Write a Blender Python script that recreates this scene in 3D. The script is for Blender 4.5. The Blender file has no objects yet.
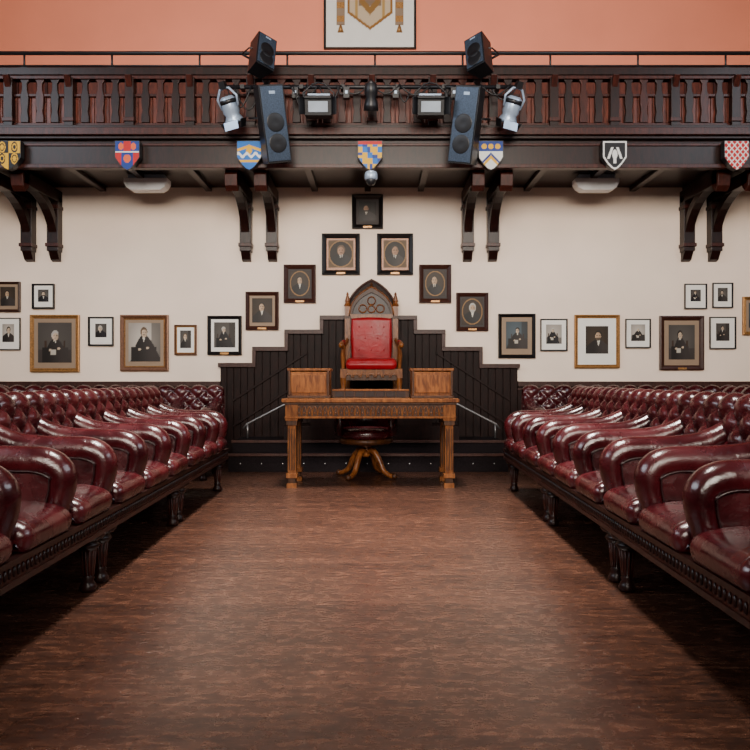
import bpy, bmesh, math, random
from mathutils import Matrix, Vector, Euler
random.seed(7)
CX=-0.04           # room centre line (camera stands slightly right of it)
# ------------------------------------------------------------------ materials
def nmat(name):
    m=bpy.data.materials.new(name); m.use_nodes=True
    nt=m.node_tree; b=nt.nodes['Principled BSDF']; return m,nt,b
def N(nt,t,**k):
    n=nt.nodes.new(t)
    for a,v in k.items():
        if a in n.inputs: n.inputs[a].default_value=v
        else: setattr(n,a,v)
    return n
def ramp(nt,fac,stops):
    r=nt.nodes.new('ShaderNodeValToRGB'); e=r.color_ramp.elements
    while len(e)<len(stops): e.new(.5)
    for i,(p,c) in enumerate(stops):
        e[i].position=p; e[i].color=(*c,1)
    nt.links.new(fac,r.inputs['Fac']); return r
def plain(name,col,rough=.5,metal=0,var=.12,scale=9,bump=0,coat=0,spec=.5):
    m,nt,b=nmat(name)
    tc=N(nt,'ShaderNodeTexCoord'); no=N(nt,'ShaderNodeTexNoise'); no.inputs['Scale'].default_value=scale; no.inputs['Detail'].default_value=5
    nt.links.new(tc.outputs['Object'],no.inputs['Vector'])
    r=ramp(nt,no.outputs['Fac'],[(.3,tuple(c*(1-var) for c in col)),(.7,tuple(min(1,c*(1+var)) for c in col))])
    nt.links.new(r.outputs['Color'],b.inputs['Base Color'])
    b.inputs['Roughness'].default_value=rough; b.inputs['Metallic'].default_value=metal
    b.inputs['Specular IOR Level'].default_value=spec
    if bump:
        bp=N(nt,'ShaderNodeBump'); bp.inputs['Strength'].default_value=bump; bp.inputs['Distance'].default_value=.01
        nt.links.new(no.outputs['Fac'],bp.inputs['Height']); nt.links.new(bp.outputs['Normal'],b.inputs['Normal'])
    return m
def wood(name,c1,c2,rough=.35,stretch=(6,6,1.2),scale=7,spec=.26):
    m,nt,b=nmat(name)
    tc=N(nt,'ShaderNodeTexCoord'); mp=N(nt,'ShaderNodeMapping'); mp.inputs['Scale'].default_value=stretch
    no=N(nt,'ShaderNodeTexNoise'); no.inputs['Scale'].default_value=scale; no.inputs['Detail'].default_value=8; no.inputs['Distortion'].default_value=.8
    nt.links.new(tc.outputs['Object'],mp.inputs['Vector']); nt.links.new(mp.outputs['Vector'],no.inputs['Vector'])
    r=ramp(nt,no.outputs['Fac'],[(.32,c1),(.68,c2)]); nt.links.new(r.outputs['Color'],b.inputs['Base Color'])
    b.inputs['Roughness'].default_value=rough; b.inputs['Specular IOR Level'].default_value=spec
    return m
def leather(name,c1,c2,rough=.3,spec=.6):
    m,nt,b=nmat(name)
    tc=N(nt,'ShaderNodeTexCoord')
    no=N(nt,'ShaderNodeTexNoise'); no.inputs['Scale'].default_value=5; no.inputs['Detail'].default_value=7; no.inputs['Roughness'].default_value=.65
    vo=N(nt,'ShaderNodeTexVoronoi'); vo.inputs['Scale'].default_value=170
    nt.links.new(tc.outputs['Object'],no.inputs['Vector']); nt.links.new(tc.outputs['Object'],vo.inputs['Vector'])
    r=ramp(nt,no.outputs['Fac'],[(.32,c1),(.68,c2)]); nt.links.new(r.outputs['Color'],b.inputs['Base Color'])
    rr=N(nt,'ShaderNodeMapRange'); rr.inputs['From Min'].default_value=.3; rr.inputs['From Max'].default_value=.7; rr.inputs['To Min'].default_value=rough-.05; rr.inputs['To Max'].default_value=rough+.12
    nt.links.new(no.outputs['Fac'],rr.inputs['Value']); nt.links.new(rr.outputs['Result'],b.inputs['Roughness'])
    no2=N(nt,'ShaderNodeTexNoise'); no2.inputs['Scale'].default_value=13; no2.inputs['Detail'].default_value=4; no2.inputs['Distortion'].default_value=1.2
    nt.links.new(tc.outputs['Object'],no2.inputs['Vector'])
    b0=N(nt,'ShaderNodeBump'); b0.inputs['Strength'].default_value=.45; b0.inputs['Distance'].default_value=.008
    nt.links.new(no2.outputs['Fac'],b0.inputs['Height'])
    bp=N(nt,'ShaderNodeBump'); bp.inputs['Strength'].default_value=.10; bp.inputs['Distance'].default_value=.002
    nt.links.new(vo.outputs['Distance'],bp.inputs['Height']); nt.links.new(b0.outputs['Normal'],bp.inputs['Normal'])
    nt.links.new(bp.outputs['Normal'],b.inputs['Normal'])
    b.inputs['Specular IOR Level'].default_value=spec
    return m
def vcol(name,rough=.4,spec=.2):
    m,nt,b=nmat(name); a=N(nt,'ShaderNodeAttribute'); a.attribute_name='Col'
    nt.links.new(a.outputs['Color'],b.inputs['Base Color']); b.inputs['Roughness'].default_value=rough; b.inputs['Specular IOR Level'].default_value=spec; return m
def floor_mat():
    m,nt,b=nmat('plank_floor'); lk=nt.links.new
    def math_(op,a,b_=None,c=None):
        n=N(nt,'ShaderNodeMath',operation=op)
        for i,q in enumerate((a,b_,c)):
            if q is None: continue
            if isinstance(q,(int,float)): n.inputs[i].default_value=q
            else: lk(q,n.inputs[i])
        return n.outputs[0]
    tc=N(nt,'ShaderNodeTexCoord'); sp=N(nt,'ShaderNodeSeparateXYZ'); lk(tc.outputs['Object'],sp.inputs[0])
    x,y=sp.outputs[0],sp.outputs[1]
    yr=math_('DIVIDE',y,.12); row=math_('FLOOR',yr); fy=math_('FRACT',yr)
    w1=N(nt,'ShaderNodeTexWhiteNoise',noise_dimensions='1D'); lk(row,w1.inputs['W'])
    xs=math_('DIVIDE',math_('MULTIPLY_ADD',w1.outputs['Value'],7.3,x),1.25); col=math_('FLOOR',xs); fx=math_('FRACT',xs)
    cb=N(nt,'ShaderNodeCombineXYZ'); lk(row,cb.inputs[0]); lk(col,cb.inputs[1])
    w2=N(nt,'ShaderNodeTexWhiteNoise',noise_dimensions='2D'); lk(cb.outputs[0],w2.inputs['Vector'])
    seam=math_('MAXIMUM',math_('MAXIMUM',math_('LESS_THAN',fy,.024),math_('GREATER_THAN',fy,.985)),math_('LESS_THAN',fx,.003))
    gv=N(nt,'ShaderNodeCombineXYZ'); lk(math_('MULTIPLY',x,3.6),gv.inputs[0]); lk(math_('MULTIPLY',y,17),gv.inputs[1]); lk(math_('MULTIPLY',w2.outputs['Value'],30),gv.inputs[2])
    no=N(nt,'ShaderNodeTexNoise'); no.inputs['Scale'].default_value=2.6; no.inputs['Detail'].default_value=11; no.inputs['Roughness'].default_value=.76; no.inputs['Distortion'].default_value=.55
    lk(gv.outputs[0],no.inputs['Vector'])
    n2=N(nt,'ShaderNodeTexNoise'); n2.inputs['Scale'].default_value=15; n2.inputs['Detail'].default_value=10; n2.inputs['Roughness'].default_value=.8
    mp=N(nt,'ShaderNodeMapping'); mp.inputs['Scale'].default_value=(1,1.7,1); lk(tc.outputs['Object'],mp.inputs['Vector']); lk(mp.outputs['Vector'],n2.inputs['Vector'])
    s=math_('MULTIPLY_ADD',w2.outputs['Value'],.10,no.outputs['Fac'])
    s=math_('MULTIPLY_ADD',n2.outputs['Fac'],.85,s)
    r=ramp(nt,math_('MULTIPLY',s,.69),[(.50,(.005,.0018,.0013)),(.62,(.021,.0075,.0042)),(.71,(.044,.0165,.0092)),(.84,(.105,.045,.027))])
    mx=N(nt,'ShaderNodeMix',data_type='RGBA'); mx.inputs[7].default_value=(.006,.003,.002,1)
    lk(r.outputs['Color'],mx.inputs[6]); lk(math_('MULTIPLY',seam,.7),mx.inputs[0]); lk(mx.outputs[2],b.inputs['Base Color'])
    rr=N(nt,'ShaderNodeMapRange'); rr.inputs['From Min'].default_value=.3; rr.inputs['From Max'].default_value=.7; rr.inputs['To Min'].default_value=.38; rr.inputs['To Max'].default_value=.20
    lk(n2.outputs['Fac'],rr.inputs['Value']); lk(rr.outputs['Result'],b.inputs['Roughness'])
    bp=N(nt,'ShaderNodeBump'); bp.inputs['Strength'].default_value=.16; bp.inputs['Distance'].default_value=.003
    lk(math_('SUBTRACT',s,seam),bp.inputs['Height']); lk(bp.outputs['Normal'],b.inputs['Normal'])
    b.inputs['Specular IOR Level'].default_value=.75
    return m
LEA=leather('burgundy_leather',(.012,.0008,.0018),(.055,.0032,.0055),.22,.6)
LEAD=leather('burgundy_leather_piping',(.007,.001,.0015),(.020,.002,.003))
RED=leather('red_leather',(.17,.0006,.004),(.28,.001,.007),.36,.3)
MAH=wood('dark_mahogany',(.004,.0009,.0007),(.019,.004,.0026))
MAH2=wood('mahogany_mid',(.016,.003,.0018),(.058,.0115,.007))
MAHR=wood('mahogany_red_slats',(.045,.010,.006),(.13,.029,.016))
BLKW=wood('black_panelling',(.0045,.0014,.0011),(.015,.0048,.0036),.5,spec=.12)
BLKE=wood('black_panelling_cap',(.022,.0075,.006),(.05,.018,.013),.4)
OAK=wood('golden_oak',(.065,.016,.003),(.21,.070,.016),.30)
OAKD=wood('carved_oak_dark',(.018,.005,.0012),(.062,.020,.005),.42)  # darker oak tone for carved grounds, mouldings and feet
CREAM=plain('cream_plaster',(.85,.69,.575),.8,var=.07,scale=1.1,bump=.05)
HALL=plain('hall_plaster',(.36,.24,.165),.9,var=.05,scale=1.1)
CORAL=plain('coral_plaster',(.86,.265,.155),.8,var=.05,scale=1.2)
WHITE=plain('white_plastic',(.75,.76,.78),.4,var=.03)
CARP=plain('black_carpet',(.010,.007,.008),.9,var=.4,scale=60,spec=.1)
BLK=plain('black_metal',(.008,.008,.010),.4,metal=.2,var=.2)
GRILL=plain('speaker_grill',(.045,.065,.10),.35,metal=.4,var=.3,scale=80)
GREY=plain('grey_metal',(.34,.43,.56),.35,metal=.4,var=.1)
STEEL=plain('brushed_steel',(.22,.21,.21),.35,metal=.8)
LENS=plain('lamp_lens',(.35,.40,.46),.12,var=.1)
GOLD=plain('gilt_frame',(.34,.165,.05),.4,metal=.5,var=.35,scale=50)
BRZ=plain('bronze_frame',(.15,.065,.033),.4,metal=.3,var=.3,scale=50)
BLF=plain('black_frame',(.007,.005,.005),.35,var=.2,spec=.3)
BRF=plain('brown_frame',(.035,.011,.007),.35,var=.3,scale=40,spec=.3)
MATW=plain('mount_card',(.76,.73,.68),.7,var=.02)
MATT=plain('mount_tan',(.25,.17,.11),.7,var=.04)
MATD=plain('mount_dark',(.03,.022,.02),.7,var=.05)
PIC=vcol('picture_print',.45); SHM=vcol('painted_shield',.45); BAN=vcol('banner_cloth',.8)
FLOOR=floor_mat()
# ------------------------------------------------------------------ mesh builder
class MB:
    def __init__(s): s.v=[];s.f=[];s.m=[];s.s=[];s.c=[];s.mats=[];s.M=Matrix()
    def add(s,vs,fs,mat,smooth=False,cols=None):
        if mat not in s.mats: s.mats.append(mat)
        i=s.mats.index(mat); o=len(s.v)
        for k,p in enumerate(vs):
            s.v.append(tuple(s.M@Vector(p))); s.c.append(cols[k] if cols else (1,1,1))
        for f in fs: s.f.append([o+a for a in f]); s.m.append(i); s.s.append(smooth)
    def box(s,x0,x1,y0,y1,z0,z1,mat):
        vs=[(x,y,z) for x in(x0,x1) for y in(y0,y1) for z in(z0,z1)]
        s.add(vs,[(0,1,3,2),(4,6,7,5),(0,4,5,1),(2,3,7,6),(0,2,6,4),(1,5,7,3)],mat)
    def obox(s,c,sz,rot,mat):
        old=s.M
        s.M=old@Matrix.Translation(c)@Euler(rot).to_matrix().to_4x4()
        a,b,d=[q/2 for q in sz]; s.box(-a,a,-b,b,-d,d,mat); s.M=old
    def lathe(s,prof,o,mat,seg=16,rot=None,flute=0):
        old=s.M
        s.M=old@Matrix.Translation(o)@(rot if rot else Matrix())
        vs=[];fs=[];n=len(prof)
        for r,z in prof:
            for k in range(seg):
                a=2*math.pi*k/seg; vs.append((r*math.cos(a),r*math.sin(a),z))
        for j in range(n-1):
            for k in range(seg):
                k2=(k+1)%seg; fs.append((j*seg+k,j*seg+k2,(j+1)*seg+k2,(j+1)*seg+k))
        fs.append(tuple(range(seg))[::-1]); fs.append(tuple((n-1)*seg+k for k in range(seg)))
        s.add(vs,fs,mat,True); s.M=old
    def tube(s,path,r,mat,seg=8,closed=False,ry=None):
        P=[Vector(p) for p in path]; n=len(P); vs=[];fs=[]; up=None
        for i in range(n):
            t=(P[(i+1)%n]-P[i-1]) if closed else (P[min(i+1,n-1)]-P[max(i-1,0)])
            t.normalize()
            if up is None:
                up=Vector((0,1,0)) if abs(t.y)<.9 else Vector((1,0,0))
            b=t.cross(up).normalized(); u=b.cross(t).normalized(); up=u
            rr=r(i/(n-1)) if callable(r) else r
            for k in range(seg):
                a=2*math.pi*k/seg; vs.append(P[i]+u*(math.cos(a)*(ry or rr))+b*(math.sin(a)*rr))
        for i in range(n if closed else n-1):
            j=(i+1)%n
            for k in range(seg):
                k2=(k+1)%seg; fs.append((i*seg+k,i*seg+k2,j*seg+k2,j*seg+k))
        if not closed: fs.append(tuple(range(seg))[::-1]); fs.append(tuple((n-1)*seg+k for k in range(seg)))
        s.add(vs,fs,mat,True)
    def prism(s,pts,ax,a0,a1,mat,smooth=False):
        def mk(p,a):
            return (a,p[0],p[1]) if ax=='x' else ((p[0],a,p[1]) if ax=='y' else (p[0],p[1],a))
        n=len(pts); vs=[mk(p,a0) for p in pts]+[mk(p,a1) for p in pts]
        fs=[tuple(range(n)),tuple(range(n,2*n))[::-1]]+[(i,(i+1)%n,n+(i+1)%n,n+i) for i in range(n)]
        s.add(vs,fs,mat,smooth)
    def rprism(s,pts,y0,y1,r,mat,puff=.0,k=5):
        n=len(pts)
        area=sum(pts[i][0]*pts[(i+1)%n][1]-pts[(i+1)%n][0]*pts[i][1] for i in range(n))
        sg=1 if area>0 else -1
        nr=[]
        for i in range(n):
            a=Vector(pts[i])-Vector(pts[i-1]); b=Vector(pts[(i+1)%n])-Vector(pts[i])
            t=(a.normalized()+b.normalized());
            t=t.normalized() if t.length>1e-6 else a.normalized()
            nr.append(Vector((-t.y*sg,t.x*sg)))   # inward
        rings=[]
        for j in range(k+1):
            th=math.pi/2*j/k; rings.append((r*(1-math.sin(th)), y0+r*(1-math.cos(th))))
        for j in range(k,-1,-1):
            th=math.pi/2*j/k; rings.append((r*(1-math.sin(th)), y1-r*(1-math.cos(th))))
        vs=[]
        for ins,y in rings:
            for i in range(n):
                q=Vector(pts[i])+nr[i]*ins; vs.append((q.x,y,q.y))
        fs=[]
        for j in range(len(rings)-1):
            for i in range(n):
                i2=(i+1)%n; fs.append((j*n+i,j*n+i2,(j+1)*n+i2,(j+1)*n+i))
        L=len(rings)-1
        fs.append(tuple(range(n))[::-1]); fs.append(tuple(L*n+i for i in range(n)))
        s.add(vs,fs,mat,True)
    def sphere(s,c,r,mat,seg=10,rings=6):
        if not hasattr(r,'__len__'): r=(r,r,r)
        vs=[];fs=[]
        for j in range(rings+1):
            ph=math.pi*j/rings
            for k in range(seg):
                a=2*math.pi*k/seg; vs.append((c[0]+r[0]*math.sin(ph)*math.cos(a),c[1]+r[1]*math.sin(ph)*math.sin(a),c[2]+r[2]*math.cos(ph)))
        for j in range(rings):
            for k in range(seg):
                k2=(k+1)%seg; fs.append((j*seg+k,j*seg+k2,(j+1)*seg+k2,(j+1)*seg+k))
        s.add(vs,fs,mat,True)
    def paint(s,x0,x1,z0,z1,y,nx,nz,fn,mat,inside=None):
        vs=[];cs=[];fs=[]
        for j in range(nz+1):
            for i in range(nx+1):
                u=-1+2*i/nx; w=-1+2*j/nz
                vs.append((x0+(x1-x0)*i/nx,y,z0+(z1-z0)*j/nz)); cs.append(fn(u,w))
        for j in range(nz):
            for i in range(nx):
                u=-1+2*(i+.5)/nx; w=-1+2*(j+.5)/nz
                if inside and not inside(u,w): continue
                a=j*(nx+1)+i; fs.append((a,a+1,a+nx+2,a+nx+1))
        s.add(vs,fs,mat,False,cs)
    def mesh(s,name,flipx=False):
        me=bpy.data.meshes.new(name)
        vs=[(-x,y,z) for x,y,z in s.v] if flipx else s.v
        me.from_pydata(vs,[],s.f)
        for m in s.mats: me.materials.append(m)
        me.polygons.foreach_set('material_index',s.m); me.polygons.foreach_set('use_smooth',s.s)
        ca=me.color_attributes.new('Col','FLOAT_COLOR','POINT')
        ca.data.foreach_set('color',[q for c in s.c for q in (*c,1)])
        bm=bmesh.new(); bm.from_mesh(me); bmesh.ops.recalc_face_normals(bm,faces=bm.faces); bm.to_mesh(me); bm.free()
        return me
    def obj(s,name,loc=(0,0,0),rz=0,bevel=0,origin=None):
        if origin is not None:
            o=Vector(origin); s.v=[tuple(Vector(p)-o) for p in s.v]; loc=origin
        return place(s.mesh(name),name,loc,rz,bevel)
def place(me,name,loc=(0,0,0),rz=0,bevel=0):
    o=bpy.data.objects.new(name,me); o.location=loc; o.rotation_euler=(0,0,rz)
    bpy.context.scene.collection.objects.link(o)
    if bevel:
        b=o.modifiers.new('bevel','BEVEL'); b.width=bevel; b.segments=2; b.limit_method='ANGLE'; b.angle_limit=math.radians(40)
    return o
def crom(pts,sub=5):
    out=[];n=len(pts)
    for i in range(n-1):
        p0=pts[max(i-1,0)];p1=pts[i];p2=pts[i+1];p3=pts[min(i+2,n-1)]
        for k in range(sub):
            t=k/sub
            out.append(tuple(.5*((2*b)+(-a+c)*t+(2*a-5*b+4*c-d)*t*t+(-a+3*b-3*c+d)*t**3) for a,b,c,d in zip(p0,p1,p2,p3)))
    out.append(tuple(pts[-1])); return out
def gothic(w,zs,za,cx=0,n=8):
    L=[]
    for i in range(n+1):
        t=math.radians(60)*i/n
        L.append((cx+w-2*w*math.cos(t), zs+(za-zs)*math.sin(t)/math.sin(math.radians(60))))
    R=[(2*cx-x,z) for x,z in L[:-1]][::-1]
    return L+R
# ------------------------------------------------------------------ room shell
XL,XR,YB,YW,YG,ZC=-5.9,5.8,-4.0,8.8,10.0,7.6
ZS=3.215
def simple(name,*bx,mat):
    b=MB(); b.box(*bx,mat); return b.obj(name)
simple('floor',XL-.1,XR+.1,YB-.1,YG+.1,-.1,0,mat=FLOOR)
simple('wall_far_lower',XL,XR,YW,YW+.15,0,ZS,mat=CREAM)
simple('wall_far_upper',XL,XR,YG,YG+.1,ZS,ZC,mat=CORAL)
simple('wall_left',XL-.1,XL,YB,YG,0,ZC,mat=HALL)
simple('wall_right',XR,XR+.1,YB,YG,0,ZC,mat=HALL)
simple('wall_rear',XL,XR,YB-.1,YB,0,ZC,mat=HALL)
simple('ceiling',XL-.1,XR+.1,YB-.1,YG+.1,ZC,ZC+.1,mat=MAHR)
PANE=plain('window_glass',(.6,.7,.8),.05,var=.02)
def window(name,x,y,w,z0,z1,axis,sgn):
    b=MB()
    def bb(a0,a1,d0,d1,zz0,zz1,m):
        d0,d1=sorted((sgn*d0,sgn*d1))
        if axis=='x': b.box(d0,d1,a0,a1,zz0,zz1,m)
        else: b.box(a0,a1,d0,d1,zz0,zz1,m)
    h=w/2
    bb(-h,h,0,.02,z0,z1,PANE)
    for a in(-h,-h/2,0,h/2,h-.0): bb(a-.05,a+.05,.0,.1,z0,z1,MAH2)
    for zz in (z0,(z0*.4+z1*.6),z1): bb(-h-.05,h+.05,0,.1,zz-.05,zz+.05,MAH2)
    b.obj(name,(x,y,0))
window('window_1',XL,2.5,5.5,3.2,6.0,'x',1)
window('window_2',XR,2.5,5.5,3.2,6.0,'x',-1)
window('window_3',0,YB,6.5,2.6,6.2,'y',1)
def wains(name,x0,x1):
    b=MB(); x=x0
    while x<x1-.01:
        b.box(x+.003,min(x+.11,x1)-.003,YW-.035,YW,0.0,.90,BLKW); x+=.11
    b.box(x0,x1,YW-.02,YW,0,.90,BLKW)
    b.box(x0,x1,YW-.06,YW,.88,.94,BLKE); b.box(x0,x1,YW-.045,YW,.84,.86,BLKE)
    b.obj(name,bevel=.003)
# ------------------------------------------------------------------ stepped panelling (image pixel coordinates projected onto the far wall plane, 1 pixel = 11.73 mm)
K=YW/750
def Ex(p): return (p-375)*K
def Ez(p): return .98+(378-p)*K
wains('trim_1',XL,Ex(221)); wains('trim_2',Ex(517),XR)
b=MB()
steps=[(221,255,363),(255,287,347),(287,322,330),(322,415,316),(415,443,330),(443,480,347),(480,517,364)]
for x0,x1,y in steps:
    X0,X1,Z=Ex(x0),Ex(x1),Ez(y); n=max(1,round((X1-X0)/.085)); w=(X1-X0)/n
    b.box(X0,X1,YW-.03,YW,0,Z,BLKW)
    for i in range(n): b.box(X0+i*w+.004,X0+(i+1)*w-.004,YW-.05,YW-.02,0,Z-.02,BLKW)
    b.box(X0-.02,X1+.02,YW-.085,YW,Z-.05,Z,BLKE)
for (xa,_,ya),(xb,_,yb) in zip(steps[:-1],steps[1:]):
    b.box(Ex(xb)-.022,Ex(xb)+.022,YW-.08,YW,Ez(max(ya,yb)),Ez(min(ya,yb)),BLKE)
b.prism([(CX-.28,1.5)]+gothic(.29,1.72,Ez(281),CX)+[(CX+.28,1.5)],'y',YW-.09,YW-.05,BLKW)
g=gothic(.29,1.72,Ez(281),CX); b.tube([(x,YW-.09,z) for x,z in g],.016,BLKE,6)
for s_ in(-1,1):
    xo=CX+s_*1.62; xi=CX+s_*.75
    for dz in(0,.30): b.prism([(xo,.40+dz),(xi,.96+dz),(xi,.99+dz),(xo,.43+dz)],'y',YW-.07,YW-.05,BLKW)
b.obj('stepped_wall_panelling',bevel=.003)
# dais
b=MB()
b.box(-1.53,1.39,7.82,YW-.09,0,.18,CARP); b.box(-1.54,1.40,7.80,7.86,.165,.19,BLKE)
b.box(-1.53,1.39,8.05,YW-.09,.18,.30,CARP); b.box(-1.54,1.40,8.035,8.09,.285,.312,BLKE)
b.box(CX-.95,CX+.95,8.10,YW-.09,.30,.46,BLKW); b.box(CX-.66,CX+.66,8.10,YW-.09,.46,.62,BLKW)
b.box(CX-.67,CX+.67,8.09,8.14,.605,.625,BLKE)
for k in range(13): b.sphere((-1.4+k*.22,7.80,.09),.006,WHITE,6,4)
b.obj('carpeted_dais',bevel=.004)
for sx in(-1,1):
    b=MB()
    xo=CX+sx*1.42; xi=CX+sx*.82
    b.tube([(xo,8.3,.42),(xo+ -sx*.04,8.3,.47),(xi,8.3,.76),(xi-sx*.08,8.3,.80)],.011,STEEL,8)
    b.tube([(xo-sx*.05,8.3,.475),(xo-sx*.05,8.3,.315)],.010,STEEL,8)
    b.tube([(xi+sx*.05,8.3,.735),(xi+sx*.05,8.3,.465)],.010,STEEL,8)
    b.obj('stair_handrail')
# ------------------------------------------------------------------ leather benches
PITCH=.51; L=3*PITCH
def bench(end_arm=False):
    b=MB(); n=3
    b.box(-.66,-.01,.02,L-.02,.30,.365,MAH); b.box(-.04,.012,.0,L,.275,.36,MAH2); b.box(-.02,.024,.0,L,.345,.365,MAH); b.box(-.02,.022,.0,L,.27,.29,MAH)
    b.box(-.70,-.64,0,L,.16,.36,MAH)
    k=int(L/.034)
    for i in range(k): b.sphere((.014,(i+.5)*L/k,.318),(.008,.0125,.020),MAH,6,4)
    prof=[(.024,0),(.036,.004),(.040,.02),(.034,.035),(.024,.05),(.030,.062),(.023,.07),(.031,.15),(.036,.19),(.046,.20),(.055,.212),(.048,.224),(.036,.23),(.064,.242),(.076,.256),(.070,.270),(.05,.283),(.045,.30)]
    for y in(.08,L-.08):
        b.lathe(prof,(-.06,y,0),MAH,20)
        for k in range(12):
            a=2*math.pi*k/12; b.tube([(-.06+.023*math.cos(a),y+.023*math.sin(a),.075),(-.06+.034*math.cos(a),y+.034*math.sin(a),.19)],.005,MAH2,5)
        b.prism([(-.62,0),(-.57,0),(-.60,.30),(-.66,.30)],'y',y-.03,y+.03,MAH)
    so=crom([(-.56,.36),(-.57,.44),(-.50,.475),(-.30,.492),(-.10,.487),(-.0,.465),(.036,.43),(.032,.385),(.01,.36)],4)
    for s_ in range(n):
        y0=s_*PITCH+.105; y1=(s_+1)*PITCH+.02
        if s_==n-1: y1=L-.10 if end_arm else L-.003
        b.rprism(so,y0,y1,.045,LEA)
        b.tube([(x-.004,y0+.05,z) for x,z in so[8:]],.004,LEAD,5)
    # tufted back
    path=crom([(-.50,.43),(-.515,.55),(-.545,.68),(-.565,.79),(-.585,.855),(-.625,.885),(-.670,.87),(-.69,.80),(-.695,.70)],6)+[(-.698,.5),(-.70,.32)]
    ln=[0]
    for p,q in zip(path[:-1],path[1:]): ln.append(ln[-1]+math.dist(p,q))
    NY=int(L/.0105); rows=len(path)
    vs=[];fs=[]
    def samp(t):
        for i in range(rows-1):
            if ln[i+1]>=t-1e-9:
                f=(t-ln[i])/(ln[i+1]-ln[i]); p=path[i];q=path[i+1]
                tx,tz=q[0]-p[0],q[1]-p[1]; l=math.hypot(tx,tz)
                return p[0]+(q[0]-p[0])*f,p[1]+(q[1]-p[1])*f,tz/l,-tx/l
        return path[-1][0],path[-1][1],-1,0
    NV=64; A=.17; B=.15
    for j in range(NV+1):
        t=ln[-1]*j/NV; x,z,nx,nz=samp(t)
        fade=1 if t<.52 else max(0,1-(t-.52)/.08)
        for i in range(NY+1):
            y=L*i/NY; p=y/A; q=(t-.42)/B
            if t<.42:
                h=(abs(math.sin(math.pi*(p+q)/1))*abs(math.sin(math.pi*(p-q)/1)))**.42
            else:
                h=abs(math.sin(math.pi*p))**.5
            h=h*.045*fade
            vs.append((x+nx*(h-.020),y,z+nz*(h-.020)))
    for j in range(NV):
        for i in range(NY):
            a=j*(NY+1)+i; fs.append((a,a+1,a+NY+2,a+NY+1))
    b.add(vs,fs,LEA,True)
    b.box(-.685,-.60,.012,L-.012,.34,.80,LEA)
    for j in range(0,6):
        t=.42-j*B/2
        if t<.05: break
        x,z,nx,nz=samp(t)
        y=(0 if j%2==0 else A/2)
        while y<L-.02:
            if y>.02: b.sphere((x-.010*nx,y,z),.012,LEAD,8,5)
            y+=A
    # arms
    top=crom([(-.66,.82),(-.60,.80),(-.52,.745),(-.43,.708),(-.32,.692),(-.20,.688),(-.10,.683),(-.03,.655),(.014,.60),(.020,.53),(.004,.45),(-.012,.375)],5)
    cen=[]
    for i_,p in enumerate(top):
        a=top[max(i_-1,0)];c=top[min(i_+1,len(top)-1)]; tx,tz=c[0]-a[0],c[1]-a[1]; l=math.hypot(tx,tz)
        cen.append((p[0]+tz/l*.05,p[1]-tx/l*.05))
    ys=[.065+k*PITCH for k in range(n)]+([L-.065] if end_arm else [])
    for y in ys:
        b.rprism(cen+[(-.66,.36)],y-.046,y+.046,.02,LEA)
        b.tube([(p[0],y,p[1]) for p in cen],lambda t:.044+.020*math.sin(math.pi*min(1,t*1.05)),LEA,14,ry=.064)
        for sy in(-1,1):
            b.tube([(p[0]-.01,y+sy*.058,p[1]-.034) if p[1]>.6 else (p[0]-.036,y+sy*.054,p[1]) for p in cen[8:]],.0045,LEAD,5)
        b.sphere((cen[-1][0],y,.375),(.045,.06,.02),LEA,10,5)
    return b
bn=bench(False); be=bench(True)
mL,mR=bn.mesh('leather_bench'),bn.mesh('leather_bench',True)
mLe,mRe=be.mesh('leather_bench'),be.mesh('leather_bench',True)
TH=.016
for k in range(4):
    dy=L*(k+1); e=(k==0)
    for X in(-1.31,-2.62):
        place(mLe if e else mL,'leather_bench',(X+math.sin(TH)*dy,6.59-math.cos(TH)*dy,0),TH)
    for X in(1.15,2.46):
        place(mRe if e else mR,'leather_bench',(X-math.sin(TH)*dy,6.59-math.cos(TH)*dy,0),-TH)
for k in range(2):
    place(mLe if k==0 else mL,'leather_bench',(-1.56-L*(k+1),7.10,0),-math.pi/2)
    place(mRe if k==0 else mR,'leather_bench',(1.52+L*(k+1),7.10,0),math.pi/2)
# ------------------------------------------------------------------ table
b=MB(); x0,x1,yf,yb_=CX-.765,CX+.765,6.64,7.22
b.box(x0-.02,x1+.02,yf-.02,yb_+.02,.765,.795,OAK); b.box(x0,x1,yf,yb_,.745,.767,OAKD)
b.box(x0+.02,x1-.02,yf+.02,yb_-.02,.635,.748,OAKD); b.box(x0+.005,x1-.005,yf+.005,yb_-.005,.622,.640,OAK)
n=30
for i in range(n):
    xx=x0+.06+(x1-x0-.12)*(i+.5)/n; w=(x1-x0-.12)/n/2-.004
    g=gothic(w,.670,.730,xx,4); b.tube([(x,yf+.018,z) for x,z in [(xx-w,.645)]+g+[(xx+w,.645)]],.0055,OAK,5)
    b.sphere((xx,yf+.016,.67),(.007,.007,.012),OAK,6,4)
for lx in(x0+.065,x1-.065):
    for ly in(yf+.065,yb_-.065):
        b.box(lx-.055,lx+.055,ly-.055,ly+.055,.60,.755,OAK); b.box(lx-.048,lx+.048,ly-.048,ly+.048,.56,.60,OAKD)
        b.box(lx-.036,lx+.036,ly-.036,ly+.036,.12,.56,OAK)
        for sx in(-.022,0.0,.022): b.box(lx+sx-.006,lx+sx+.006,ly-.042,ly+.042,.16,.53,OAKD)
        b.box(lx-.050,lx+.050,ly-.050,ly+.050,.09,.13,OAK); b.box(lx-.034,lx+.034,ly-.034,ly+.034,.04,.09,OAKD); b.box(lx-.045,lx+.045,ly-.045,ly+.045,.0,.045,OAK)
b.obj('carved_oak_table',bevel=.004)
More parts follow.
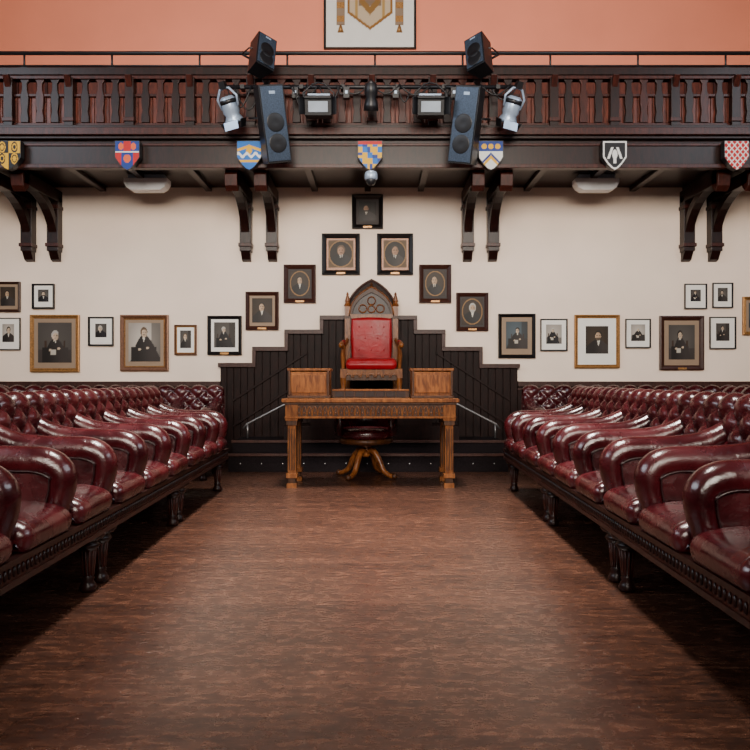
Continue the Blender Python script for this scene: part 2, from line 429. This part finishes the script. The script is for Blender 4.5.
for sx in(-1,1):
    b=MB(); a,c=sorted((CX+sx*.745,CX+sx*.375)); Y0,Y1=6.80,7.14
    b.prism([(Y0,.796),(Y1,.796),(Y1,1.05),(Y0+.12,1.05),(Y0,1.035)],'x',a,c,OAK)
    b.box(a-.012,c+.012,Y0+.0,Y1+.012,1.045,1.068,OAK); b.box(a-.01,c+.01,Y0-.012,Y1+.01,.796,.82,OAKD)
    b.box(a+.03,c-.03,Y0-.010,Y0+.01,.845,1.01,OAK)
    b.box(a+.0,a+.02,Y0-.014,Y0+.01,.82,1.045,OAKD); b.box(c-.02,c,Y0-.014,Y0+.01,.82,1.045,OAKD)
    b.obj('despatch_box',bevel=.004)
b=MB(); b.box(CX-.36,CX+.36,6.98,7.12,.796,.86,OAKD); b.box(CX-.36,CX+.36,6.97,7.13,.86,.875,OAK)
for k in range(7): b.box(CX-.33+k*.095,CX-.25+k*.095,6.97,6.985,.805,.855,MAH)
b.obj('letter_rack',bevel=.002)
# ------------------------------------------------------------------ swivel chair under the table
b=MB(); sx,sy=CX-.05,7.40
for k in range(4):
    a=math.pi/4+math.pi/2*k+.25; ca,sa=math.cos(a),math.sin(a)
    b.tube([(sx+ca*r,sy+sa*r,z) for r,z in crom([(.03,.27),(.09,.26),(.15,.18),(.20,.08),(.27,.035),(.32,.03)],4)],lambda t:.034-.012*t,OAK,8)
    b.sphere((sx+ca*.32,sy+sa*.32,.03),(.028,.028,.03),OAKD,8,6)
b.lathe([(.03,.20),(.05,.22),(.035,.26),(.055,.28),(.04,.30),(.12,.34)],(sx,sy,0),OAK,16)
b.lathe([(.02,.33),(.24,.335),(.265,.35),(.265,.385),(.24,.39),(.02,.39)],(sx,sy,0),OAKD,24)
b.lathe([(.02,.385),(.245,.39),(.275,.42),(.27,.46),(.22,.49),(.02,.50)],(sx,sy,0),LEA,28)
vs=[];fs=[]
A0,A1=math.radians(-35),math.radians(215); NN=30
sec=[(.26,.42),(.265,.60),(.255,.66),(.275,.69),(.305,.68),(.315,.62),(.305,.42)]
for i in range(NN+1):
    a=A0+(A1-A0)*i/NN
    lift=.10*max(0,math.sin(a))**2
    for r,z in sec: vs.append((sx+r*math.cos(a),sy+r*math.sin(a),z+(lift if z>.5 else 0)))
ns=len(sec)
for i in range(NN):
    for k in range(ns):
        k2=(k+1)%ns; fs.append((i*ns+k,i*ns+k2,(i+1)*ns+k2,(i+1)*ns+k))
fs.append(tuple(range(ns))); fs.append(tuple(NN*ns+k for k in range(ns)))
b.add(vs,fs,LEA,True)
b.obj('swivel_tub_chair')
# ------------------------------------------------------------------ president's gothic chair
b=MB(); zf=.627; c=CX; yf,yb_=8.13,8.62
for s_ in(-1,1):
    X=c+s_*.275
    b.box(X-.03,X+.03,yb_-.05,yb_+.01,zf,1.80,OAK)
    b.lathe([(.036,0),(.042,.015),(.03,.03),(.026,.05),(.032,.06),(.012,.13),(.016,.14),(.003,.165)],(X,yb_-.02,1.80),OAK,10)
    b.box(X-.038,X+.038,yb_-.06,yb_+.01,1.66,1.69,OAKD)
    Xf=c+s_*.305
    b.lathe([(.028,0),(.032,.02),(.022,.05),(.030,.10),(.020,.13),(.032,.22),(.024,.26),(.034,.32),(.034,.44)],(Xf,yf+.03,zf),OAK,12)
    b.box(Xf-.032,Xf+.032,yf-.005,yf+.060,.98,1.08,OAK)
    b.tube([(Xf,yf+.03,1.08),(Xf+s_*.012,yf+.05,1.22),(Xf,yf+.03,1.33)],.020,OAK,8)
    b.tube(crom([(Xf+s_*.02,yf-.02,1.34),(Xf+s_*.015,yf+.08,1.365),(Xf,yf+.25,1.36),(X,yb_-.03,1.42)],4),.023,OAK,8)
    b.sphere((Xf+s_*.02,yf-.02,1.335),(.030,.034,.034),OAK,10,7)
    b.sphere((Xf+s_*.005,yf+.20,1.385),(.024,.12,.018),RED,10,6)
    b.prism([(yf+.05,1.08),(yb_-.04,1.08),(yb_-.04,1.14),(yf+.05,1.14)],'x',Xf-.012,Xf+.012,OAKD)
    for q in range(3): b.lathe([(.012,0),(.016,.05),(.009,.1),(.012,.2)],(Xf,yf+.15+q*.1,1.14),OAK,8)
b.box(c-.32,c+.32,yf,yf+.05,1.01,1.075,OAK)
for i in range(7):
    xx=c-.246+i*.082; g=gothic(.032,.965,1.0,xx,4); b.tube([(x,yf-.002,z+.03) for x,z in [(xx-.032,.955)]+g+[(xx+.032,.955)]],.007,OAK,5)
b.box(c-.28,c+.28,yf+.012,yf+.03,.955,1.02,OAKD)
b.box(c-.31,c+.31,yf+.02,yb_,1.03,1.08,OAK)
b.box(c-.30,c+.30,yf+.02,yf+.05,zf+.14,zf+.18,OAK)
so=crom([(yf-.02,1.075),(yf-.04,1.13),(yf+.02,1.185),(yf+.22,1.205),(yb_-.08,1.19),(yb_-.06,1.09)],4)
old=b.M; b.M=Matrix(((0,1,0,0),(1,0,0,0),(0,0,1,0),(0,0,0,1)))
b.rprism(so,c-.278,c+.278,.05,RED); b.M=old
bk=[(c-.225,1.18),(c+.225,1.18),(c+.238,1.4),(c+.23,1.655),(c+.12,1.668),(c,1.672),(c-.12,1.668),(c-.23,1.655),(c-.238,1.4)]
b.rprism(bk,yb_-.12,yb_-.03,.04,RED)
for j in range(3):
    for i in range(3+(j%2)): b.sphere((c-.14+i*.14-(j%2)*.07,yb_-.122,1.30+j*.13),.009,RED,6,4)
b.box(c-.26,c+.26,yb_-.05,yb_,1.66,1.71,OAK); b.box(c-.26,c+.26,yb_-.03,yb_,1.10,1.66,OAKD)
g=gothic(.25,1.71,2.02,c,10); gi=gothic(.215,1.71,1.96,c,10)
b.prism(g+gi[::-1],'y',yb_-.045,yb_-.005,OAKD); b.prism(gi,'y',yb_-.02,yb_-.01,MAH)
b.tube([(x,yb_-.05,z) for x,z in g],.008,OAK,6)
for cx_,cz,r in((c,1.865,.045),(c-.10,1.775,.045),(c+.10,1.775,.045),(c,1.77,.04)):
    b.tube([(cx_+r*math.cos(a*math.pi/8),yb_-.03,cz+r*math.sin(a*math.pi/8)) for a in range(16)],.008,OAK,6,True)
for i in range(1,len(g)-1,2):
    b.sphere((g[i][0],yb_-.03,g[i][1]+.012),(.016,.014,.016),OAKD,8,5)
b.lathe([(.012,0),(.024,.015),(.010,.03),(.020,.045),(.003,.07)],(c,yb_-.03,2.01),OAKD,8)
b.obj('gothic_armchair',bevel=.002)
# ------------------------------------------------------------------ gallery
XA,XB=XL+.01,XR-.01
b=MB(); GF=7.70
b.box(XA,XB,GF+.08,YG-.01,ZS,3.36,MAH)
b.box(XA,XB,GF,GF+.08,3.14,3.42,MAH)
b.box(XA,XB,GF-.03,GF+.06,3.13,3.17,MAH2); b.box(XA,XB,GF-.015,GF+.06,3.36,3.385,MAH2)
x=XL+.2
while x<XB: b.box(x,x+.07,GF+.1,YW-.01,ZS-.05,ZS,MAH); x+=.62
b.obj('gallery_floor',bevel=.004)
b=MB()
b.box(XA,XB,GF-.06,GF+.08,3.42,3.45,MAH); b.box(XA,XB,GF-.10,GF+.08,3.45,3.52,MAH2); b.box(XA,XB,GF-.07,GF+.08,3.52,3.555,MAH)
b.box(XA,XB,GF-.05,GF+.08,4.075,4.15,MAH); b.box(XA,XB,GF-.03,GF+.07,4.04,4.08,MAH2)
b.box(XA,XB,GF-.0,GF+.05,3.87,3.90,MAH2)
b.box(XA,XB,GF-.0,GF+.06,3.555,3.60,MAH2)
x=-5.57+CX
while x<XR-.1:
    b.box(x-.045,x+.045,GF-.045,GF+.06,3.555,4.05,MAH)
    b.prism([(GF-.045,3.95),(GF-.10,4.06),(GF-.045,4.06)],'x',x-.03,x+.03,MAH2)
    b.box(x-.055,x+.055,GF-.06,GF+.0,3.60,3.64,MAH2)
    for k in(1,2,3):
        xx=x+k*.155
        if xx>XB-.06: continue
        b.prism([(xx-.040,3.60),(xx+.040,3.60),(xx+.040,3.66),(xx+.030,3.72),(xx+.040,3.80),(xx+.042,3.88),(xx+.028,3.93),(xx+.026,4.0),(xx+.05,4.045),(xx-.05,4.045),(xx-.026,4.0),(xx-.028,3.93),(xx-.042,3.88),(xx-.040,3.80),(xx-.030,3.72),(xx-.040,3.66)],'y',GF-.012,GF+.025,MAH2 if k==2 else MAH)
    x+=.62
x=XA
while x<XB-.05:
    b.box(x+.003,x+.047,GF+.03,GF+.05,3.56,3.88,MAHR); x+=.05
b.obj('gallery_balustrade',bevel=.004)
b=MB()
b.tube([(XA,GF+.0,4.315),(XB,GF,4.315)],.020,BLK,10); b.tube([(XA,GF+.0,4.185),(XB,GF,4.185)],.010,BLK,8)
x=-5.4
while x<XB: b.tube([(x,GF,4.155),(x,GF,4.31)],.011,BLK,8); b.box(x-.03,x+.03,GF-.02,GF+.03,4.151,4.165,BLK); x+=.9
b.obj('gallery_safety_rail')
b=MB()
b.box(XA,XB,9.30,9.36,3.36,4.78,MAHR); b.box(XA,XB,9.27,9.40,4.78,4.83,MAH2)
x=XA
while x<XB-.1: b.box(x,x+.035,9.28,9.31,3.40,4.78,MAH2); x+=.36
b.box(XA,XB,8.9,9.32,3.80,3.85,MAH2); b.box(XA,XB,8.92,8.96,3.361,3.80,MAH)
b.obj('gallery_pew')
for X in(Ex(31),Ex(57),Ex(247),Ex(273),Ex(467),Ex(492),Ex(685),Ex(712)):
    b=MB(); w=.065; Yw=YW-.002
    b.box(X-w,X+w,YW-.13,Yw,2.45,3.10,MAH); b.prism([(Yw,2.34),(YW-.06,2.36),(YW-.10,2.42),(YW-.13,2.46),(Yw,2.46)],'x',X-w*.8,X+w*.8,MAH)
    b.box(X-w-.012,X+w+.012,YW-.15,Yw,2.50,2.54,MAH2); b.box(X-w-.012,X+w+.012,YW-.15,Yw,2.94,2.98,MAH2)
    b.box(X-w,X+w,7.84,Yw,3.02,3.16,MAH)
    arc=[]; arc2=[]
    for k in range(11):
        a=math.pi/2*k/10
        arc.append((YW-.10-.72*(1-math.cos(a)),2.52+.52*math.sin(a)))
        arc2.append((YW-.10-.60*(1-math.cos(a))-.0,2.70+.36*math.sin(a)))
    b.prism(arc+[(q[0]+.0,q[1]+.02) for q in arc2[::-1]],'x',X-w*.75,X+w*.75,MAH)
    b.prism([(7.84,3.16),(7.80,3.10),(7.82,2.99),(7.88,2.94),(7.94,2.99),(7.96,3.03),(7.96,3.16)],'x',X-w,X+w,MAH2)
    b.obj('timber_bracket',bevel=.006)
# ------------------------------------------------------------------ shields
def heater(n=8,w=.125,h=.145):
    p=[(-w,h),(w,h),(w,-.02)]
    for k in range(1,n+1):
        t=k/n; p.append((w*(1-t)**.62 if t<1 else 0,-.02-(h-.02)*t**1.0))
    q=[(-x,z) for x,z in p[2:-1]][::-1]
    return p+q
def ins(u,w):
    if w>=-.14: return abs(u)<.97 and w<.97
    t=min(1,(-w-.14)/.86); return abs(u)<.95*(1-t)**.62
BL=(.010,.035,.20);YE=(.62,.34,.01);RD=(.42,.010,.012);WH=(.66,.66,.64);BK=(.008,.008,.010);SK=(.008,.12,.42);ORG=(.6,.10,.03)
def s1(u,w):
    q=(u>0)!=(w>.15)
    r=math.hypot((abs(u)-.5)*1.4,(w-.55 if w>.15 else w+.25))
    if q: return YE if r<.20 or abs(r-.34)<.05 else BK
    return BK if r<.16 or abs(r-.32)<.06 else YE
def s2(u,w):
    if w>.25:
        return ORG if abs(u)>.12 and abs(math.hypot((abs(u)-.5)*1.2,w-.6)-.12)<.13 else (RD if abs(u)<.3 else BL)
    if abs(w-.25)<.06: return WH
    return ORG if abs(math.hypot(u,(w+.25))-.16)<.13 else (BL if abs(u)<.5 else RD)
def s3(u,w):
    if abs(w-.0+.12*math.sin(u*9))<.11: return WH
    return YE if (abs(w-.62+abs(u)*.3)<.1 or abs(w+.42)<.08 or (u*u+(w-.3)**2<.06)) else SK
def s4(u,w):
    if w>.72: return RD
    q=(int((u+1)*2.5)+int((w+1)*2.5))%3
    return (YE,SK,YE)[q] if (u*w)>0 else (SK if q==1 else (YE if q==0 else BL))
def s5(u,w):
    if w>.25: return YE if any((u-a)**2*2+(w-.6)**2*3<.1 for a in(-.55,0,.55)) else BL
    return YE if abs(w+.15+abs(u)*.9)<.12 else (BL if abs(w-.1+abs(u)*.9)<.10 else WH)
def s6(u,w):
    if not ins(u*1.16,w*1.13): return WH
    return WH if (u*u*3+(w-.05)**2<.12 or abs(abs(u)-.42+w*.4)<.1 and abs(w-.15)<.4 or (abs(u)<.1 and -.6<w<0)) else BK
def s7(u,w):
    a=(u*2.2+w*2.2)%1; c_=(u*2.2-w*2.2)%1
    return WH if (a<.22 or c_<.22) else RD
for px,fn in((8,s1),(127,s2),(249,s3),(370,s4),(491,s5),(615,s6),(737,s7)):
    X=(px-375)*(GF-.12)/750; b=MB()
    b.prism(heater(),'y',GF-.115,GF-.032,BLK)
    b.paint(-.125,.125,-.145,.145,GF-.1165,44,50,fn,SHM,ins)
    b.v=[(x+X,y,z+3.235) for x,y,z in b.v]
    b.obj('heraldic_shield')
# ------------------------------------------------------------------ framed pictures
def ring(b,x0,x1,z0,z1,y,w,d,mat):
    prof=[(0,0),(0,d),(.25*w,d*1.1),(.7*w,d*.75),(w,d*.45),(w,0)]
    vs=[]
    for ii,dd in prof:
        vs+=[(x0+ii,y-dd,z0+ii),(x1-ii,y-dd,z0+ii),(x1-ii,y-dd,z1-ii),(x0+ii,y-dd,z1-ii)]
    fs=[]
    for j in range(len(prof)-1):
        for k in range(4):
            k2=(k+1)%4; fs.append((j*4+k,j*4+k2,(j+1)*4+k2,(j+1)*4+k))
    b.add(vs,fs,mat)
def mixc(a,b,t): return tuple(x*(1-t)+y*t for x,y in zip(a,b))
def portrait(kind,seed,tone):
    rd=random.Random(seed*17+3); hx=rd.uniform(-.16,.16); lean=rd.uniform(-.12,.12)
    bg1=[(.026,.017,.011),(.055,.048,.043),(.28,.25,.22),(.010,.0065,.005),(.06,.035,.025),(.045,.06,.07)][tone]; k=rd.uniform(1.3,2.1); bg2=tuple(c*k for c in bg1)
    suit=rd.choice([(.006,.005,.006),(.009,.008,.008),(.015,.012,.011)])
    skin=(.60,.45,.32)
    if tone==3: skin=(.36,.20,.12)
    if tone==0: skin=(.48,.32,.20)
    hair=rd.choice([(.02,.015,.012),(.02,.015,.012),(.38,.36,.33),(.10,.06,.035)]); beard=rd.random()<.35
    wide=rd.uniform(.85,1.25); chair=rd.random()<.5; tie=rd.random()<.5; hs=rd.uniform(-.1,.1); bk=rd.choice([0,1,2]); big=rd.uniform(.95,1.25)
    def f(u,w):
        r=math.hypot(u*.9-.2*lean,w*.8)
        col=mixc(bg2,bg1,min(1,r))
        if bk==1 and u>.45: col=mixc(col,(.02,.015,.012),.6)
        if bk==2 and w<-.35 and abs(u)<.99: col=mixc(col,(.03,.02,.018),.6)
        if kind=='bust':
            hz=.28; rx,rz=.27*big,.30*big
            sh=.02-.75*max(0,abs(u-hx*.5)/wide-.18)**1.3
        else:
            hz=.42+hs; rx,rz=.16*big,.175*big
            sh=.28+hs-2.0*max(0,abs(u-hx-lean*(0.4-w))/wide-.10)**1.5
            if w<-.25: sh=max(sh,-.25+.3*(.75*wide-abs(u-hx))) if abs(u-hx)<.72*wide else sh
            if chair and abs(abs(u-hx)-.55)<.06 and w<.1: col=(.04,.022,.014)
        if w<sh and abs(u)<.96: col=mixc(suit,tuple(c*2.4 for c in suit),max(0,min(1,.5+(u-hx)*1.2)))
        if kind!='bust':
            for hx2,hz2 in((.22,-.30),(-.28,-.38)):
                if ((u-hx-hx2)/.09)**2+((w-hz2)/.06)**2<1: col=mixc(skin,bg1,.2)
            if tie and w<-.35 and abs(u-hx+.1)<.16 and w>-.62: col=(.42,.38,.32)
        if abs(u-hx)<rx*.5*(w-(hz-rz*2.3))/(rz*1.5) and hz-rz*2.2<w<hz-rz*.7: col=(.6,.56,.48) if not(tie and abs(u-hx)<rx*.12) else suit
        if ((u-hx)/(rx*1.12))**2+((w-hz-.05)/(rz*1.12))**2<1: col=hair
        if ((u-hx-lean*.3)/(rx*.88))**2+((w-hz+.04)/(rz*.95))**2<1:
            col=mixc(skin,tuple(c*.5 for c in skin),min(1,max(0,(u-hx)/rx*.5+.4)))
            if beard and w<hz-rz*.4: col=mixc(hair,col,.15)
            elif abs(w-hz+rz*.5)<.025 and abs(u-hx)<rx*.3: col=tuple(c*.35 for c in skin)
            if abs(w-hz-.02)<.035 and abs(abs(u-hx-lean*.3)-rx*.38)<rx*.2: col=tuple(c*.25 for c in skin)
        return col
    return f
def frame(x0,y0,x1,y1,fm,fw,mm,mw,kind,tone,seed,oval=False,name='framed_portrait',plate=False):
    X0,X1,Z0,Z1=Ex(x0),Ex(x1),Ez(y1),Ez(y0); b=MB(); Y=YW-.002
    b.box(X0+.004,X1-.004,Y-.012,Y,Z0+.004,Z1-.004,fm)
    ring(b,X0,X1,Z0,Z1,Y,fw,.035,fm)
    if fm in(GOLD,BRZ): ring(b,X0+fw*.95,X1-fw*.95,Z0+fw*.95,Z1-fw*.95,Y-.012,.010,.012,GOLD)
    b.box(X0+fw,X1-fw,Y-.016,Y-.010,Z0+fw,Z1-fw,mm)
    a=fw+mw
    extra=mw*.35
    pf=portrait(kind,seed,tone)
    if oval:
        spandrel=(.085,.048,.02) if mm is BRZ else (.025,.015,.010)
        base=pf
        def pf(u,w):
            r=math.hypot(u,w)
            if r>.99: return spandrel
            if r>.90: return (.22,.115,.04)
            return base(u/.9,w/.9)
    b.paint(X0+a,X1-a,Z0+a+extra,Z1-a,Y-.0175,44,54,pf,PIC)
    if plate: b.box((X0+X1)/2-.05,(X0+X1)/2+.05,Y-.040,Y-.02,Z0+.006,Z0+.028,GOLD)
    b.obj(name,origin=((X0+X1)/2,YW,(Z0+Z1)/2))
fr=[(352,195,383,229,BLF,.05,MATD,.03,'bust',3,1,0,1),
(322,234,360,275,BLF,.055,BRZ,.022,'bust',3,2,1,1),(377,234,413,275,BLF,.055,BRZ,.022,'bust',3,3,1,1),
(284,265,316,303,BRF,.05,MATD,.02,'bust',0,4,1,1),(419,265,451,303,BRF,.05,MATD,.02,'bust',0,5,1,1),
(246,292,279,330,BRF,.045,MATT,.03,'bust',0,6,0,1),(456,293,488,331,BRF,.045,MATD,.02,'bust',0,7,1,1),
(208,316,242,355,BLF,.04,MATW,.035,'full',1,8,0,1),(498,314,535,358,BLF,.04,MATT,.05,'full',5,9,0,0),
(175,325,197,355,BRZ,.02,MATW,.045,'bust',1,10,0,0),(121,315,169,371,BRZ,.05,MATT,.045,'full',2,11,0,0),
(89,317,114,346,BLF,.02,MATW,.06,'bust',1,12,0,0),(31,315,80,372,GOLD,.035,MATT,.055,'full',1,13,0,0),
(-3,318,21,350,BLF,.012,MATW,.06,'bust',2,14,0,0),(-4,282,21,312,BRF,.03,MATT,.03,'bust',0,15,0,0),
(33,284,55,309,BLF,.022,MATW,.045,'bust',1,16,0,0),
(540,319,567,351,BLF,.016,MATW,.05,'full',2,17,0,0),(574,315,619,368,GOLD,.032,MATW,.10,'bust',0,18,0,0),
(625,319,650,348,BLF,.014,MATW,.05,'full',2,19,0,0),(659,316,703,370,BRF,.055,MATT,.05,'full',1,20,0,1),
(684,284,706,309,BLF,.014,MATW,.055,'full',1,21,0,0),(712,283,732,308,BLF,.014,MATW,.045,'bust',1,22,0,0),
(709,317,735,349,BLF,.014,MATW,.06,'full',1,23,0,0),(742,297,775,335,GOLD,.03,MATT,.04,'full',5,24,0,0)]
for q in fr: frame(*q[:8],q[8],q[9],q[10]*13,bool(q[11]),plate=bool(q[12]))
# banner on the upper wall
b=MB(); k=YG/750; X0,X1,Z0=(324-375)*k,(416-375)*k,.98+(378-50)*k; Z1=Z0+1.75; Y=YG-.004
b.box(X0+.004,X1-.004,Y-.02,Y,Z0+.004,Z1-.004,MATW); ring(b,X0,X1,Z0,Z1,Y,.03,.05,BLF)
cx=(X0+X1)/2
def flag(u,w):
    edge=-.95+.35*abs(u)
    if w<edge: return (.78,.78,.76)
    if abs(u)>.9 or w<edge+.07: return (.26,.12,.03)
    if abs(u)<.45 and abs(w+.55-.28*abs(u)*2)<.09: return (.25,.13,.04)
    if abs(abs(u)-.6)<.05: return (.40,.24,.08)
    return (.20,.14,.10) if w>-.45 and abs(u)<.5 else (.52,.40,.27)
b.paint(cx-.30,cx+.30,Z0+.22,Z1-.25,Y-.025,50,110,flag,BAN,lambda u,w:w>-.97+.35*abs(u))
for s_ in(-1,1):
    b.box(cx+s_*.39-.055,cx+s_*.39+.055,Y-.03,Y-.02,Z0+.32,Z1-.25,MATT)
    for q in range(6): b.box(cx+s_*.39-.05,cx+s_*.39+.05,Y-.034,Y-.03,Z0+.36+q*.18,Z0+.44+q*.18,GOLD)
    b.tube([(cx+s_*.39,Y-.03,Z0+.32),(cx+s_*.39,Y-.03,Z0+.22)],lambda t:.012+.03*t,GOLD,8)
b.tube([(cx-.48,Y-.04,Z1-.22),(cx+.48,Y-.04,Z1-.22)],.02,OAK,8)
b.obj('framed_banner',origin=(cx,YG,Z0+.9))
# ------------------------------------------------------------------ stage equipment on gallery front
ye=7.38; ke=ye/750
def ex(p): return (p-375)*ke
def ez(p): return .98+(378-p)*ke
def speaker(px,py,w,h,d,rot):
    b=MB(); b.M=Matrix.Translation((ex(px),ye,ez(py)))@Euler(rot).to_matrix().to_4x4()
    b.prism([(-w/2,-d/2),(w/2,-d/2),(w*.36,d/2),(-w*.36,d/2)],'z',-h/2,h/2,BLK)
    b.box(-w/2+.012,w/2-.012,-d/2-.012,-d/2+.01,-h/2+.015,h/2-.015,GRILL)
    for zz in(-h*.25,h*.02): b.lathe([(w*.36,0),(w*.36,.004),(w*.33,.006),(w*.1,.002)],(0,-d/2-.012,zz),BLK,20,Matrix.Rotation(math.pi/2,4,'X'))
    b.box(-.03,.03,-d/2-.016,-d/2-.010,h*.38,h*.42,GREY)
    for s_ in(-1,1): b.tube([(s_*w*.48,0,h*.1),(s_*w*.6,.02,h*.1),(s_*w*.6,d*.8,h*.12)],.008,BLK,6)
    b.tube([(-w*.6,d*.8,h*.12),(w*.6,d*.8,h*.12)],.012,BLK,6)
    b.M=Matrix()
    b.tube([(ex(px),ye+d*.4,ez(py)),(ex(px),GF-.11,ez(py)+.02)],.02,BLK,8)
    b.obj('loudspeaker',bevel=.006)
speaker(271,125,.25,.72,.24,(math.radians(12),math.radians(-12),math.radians(26)))
speaker(468,126,.25,.72,.24,(math.radians(12),math.radians(12),math.radians(-26)))
speaker(261,56,.21,.35,.20,(math.radians(-10),math.radians(12),math.radians(40)))
speaker(480,56,.21,.35,.20,(math.radians(-10),math.radians(-12),math.radians(-40)))
b=MB(); zb=ez(82); yb2=ye+.13
b.tube([(ex(222),yb2,zb),(ex(520),yb2,zb)],.020,BLK,10)
for px in(240,300,342,398,445,500): b.box(ex(px)-.02,ex(px)+.02,yb2-.02,GF-.11,zb-.02,zb+.02,BLK)
for a,c_ in((288,318),(292,306),(318,340),(336,346),(340,368),(372,400),(398,412),(400,432),(432,452),(446,456),(232,262),(224,250),(482,512),(492,520)):
    xa,xb=ex(a),ex(c_); dr=random.uniform(.08,.26); jy=random.uniform(-.05,.02)
    b.tube([(xa+(xb-xa)*t/8,yb2+jy,zb+.01-dr*math.sin(math.pi*t/8)) for t in range(9)],.008,BLK,6)
for px in(294,346,396,455): b.box(ex(px)-.03,ex(px)+.03,yb2-.04,yb2+.03,zb-.12,zb-.015,BLK); b.box(ex(px)-.012,ex(px)+.012,yb2-.045,yb2-.04,zb-.08,zb-.05,GREY)
b.obj('lighting_bar')
def flood(px):
    b=MB(); X,Z=ex(px),ez(107)
    b.M=Matrix.Translation((X,ye-.03,Z))@Euler((math.radians(18),0,0)).to_matrix().to_4x4()
    b.prism([(-.10,-.09),(.04,-.12),(.10,-.08),(.10,.07),(.02,.10),(-.10,.08)],'x',-.13,.13,BLK)
    b.box(-.095,.095,-.108,-.095,-.06,.04,LENS)
    b.box(-.13,.13,-.13,-.10,.065,.085,BLK); b.box(-.13,.13,-.13,-.10,-.09,-.075,BLK)
    for s_ in(-1,1): b.obox((s_*.155,-.12,0),(.01,.10,.16),(0,0,s_*.5),BLK)
    for s_ in(-1,1): b.tube([(s_*.14,0,0),(s_*.15,0,.12),(s_*.06,.02,.20),(0,.05,.215)],.009,BLK,6)
    for k2 in range(5): b.box(-.11,.11,.03+.012*k2,.036+.012*k2,.08,.115,GREY)
    b.obj('floodlight',bevel=.003)
flood(319); flood(430)
def spot(px,py,s_):
    b=MB(); b.M=Matrix.Translation((ex(px),ye,ez(py)))@Euler((math.radians(25),math.radians(8*s_),math.radians(20*s_))).to_matrix().to_4x4()
    b.lathe([(.05,.13),(.075,.11),(.08,.04),(.085,-.02),(.07,-.05),(.09,-.09),(.095,-.12),(.085,-.12),(.02,-.115)],(0,0,0),GREY,18)
    b.lathe([(.07,-.122),(.05,-.13),(.01,-.132)],(0,0,0),LENS,16)
    for t in(-1,1):
        b.tube([(t*.09,0,.02),(t*.105,0,.12),(t*.05,0,.20),(0,0,.21)],.012,GREY,6)
        b.obox((t*.10,-.03,-.14),(.008,.12,.08),(0,t*.35,0),BLK)
    b.obox((0,-.10,-.14),(.15,.008,.08),(-.35,0,0),GREY)
    b.lathe([(.082,.06),(.084,.08),(.082,.10)],(0,0,0),BLK,18)
    b.box(-.03,.03,-.03,.03,.20,.27,BLK)
    b.obj('theatre_spotlight')
spot(231,110,-1); spot(511,110,1)
b=MB(); b.M=Matrix.Translation((ex(371),ye,ez(98)))
b.lathe([(.02,.16),(.055,.13),(.065,.05),(.05,0),(.07,-.06),(.075,-.12),(.06,-.12),(.01,-.11)],(0,0,0),BLK,16,Euler((math.radians(20),0,0)).to_matrix().to_4x4())
b.tube([(0,.0,.1),(0,.06,.2)],.012,BLK,6); b.obj('theatre_spotlight')
b=MB(); b.M=Matrix.Translation((ex(371),7.55,0))
z=.98+(378-179)*7.55/750
b.lathe([(.02,.085),(.055,.07),(.065,.045),(.065,.0),(.058,-.01)],(0,0,z),GREY,18); b.sphere((0,0,z-.015),(.052,.052,.055),BLK,14,10); b.tube([(0,.03,z+.05),(0,.14,z+.06),(0,.16,z+.155)],.015,GREY,8)
b.obj('dome_camera')
for px in(148,595):
    X=(px-375)*8.3/750; b=MB()
    b.prism([(X-.24,3.12),(X-.21,3.07),(X-.16,3.04),(X+.16,3.04),(X+.21,3.07),(X+.24,3.12),(X+.24,3.17),(X-.24,3.17)],'y',8.2,8.36,WHITE)
    b.box(X-.2,X+.2,8.22,8.34,3.17,ZS,GREY)
    b.obj('emergency_light',bevel=.006)
# ------------------------------------------------------------------ camera and lights
cam=bpy.data.cameras.new('camera'); co=bpy.data.objects.new('camera',cam); bpy.context.scene.collection.objects.link(co)
co.location=(0,0,.98); co.rotation_euler=(math.pi/2,0,0); cam.lens=36; cam.sensor_width=36; cam.shift_y=.004; cam.clip_start=.05
bpy.context.scene.camera=co
def area(name,loc,rot,sx,sy,p,col,spread=180):
    l=bpy.data.lights.new(name,'AREA'); l.shape='RECTANGLE'; l.size=sx; l.size_y=sy; l.energy=p; l.color=col; l.spread=math.radians(spread)
    o=bpy.data.objects.new(name,l); o.location=loc; o.rotation_euler=rot; bpy.context.scene.collection.objects.link(o)
area('window_daylight_left',(XL+.15,2.5,4.6),(0,math.radians(-65),0),2.6,5.3,480,(.82,.90,1))
area('window_daylight_right',(XR-.15,2.5,4.6),(0,math.radians(65),0),2.6,5.3,340,(.86,.92,1))
area('window_daylight_rear',(0,YB+.15,4.4),(math.radians(84),0,0),6.3,3.4,520,(1,.90,.78),85)
area('added_aisle_light',(-.05,4.9,ZC-.05),(0,0,0),.9,2.8,260,(1,.93,.85),42)  # unseen area light, added under the ceiling to brighten the middle of the floor
w=bpy.data.worlds.new('world'); bpy.context.scene.world=w; w.use_nodes=True
w.node_tree.nodes['Background'].inputs[0].default_value=(.5,.6,.8,1); w.node_tree.nodes['Background'].inputs[1].default_value=.5
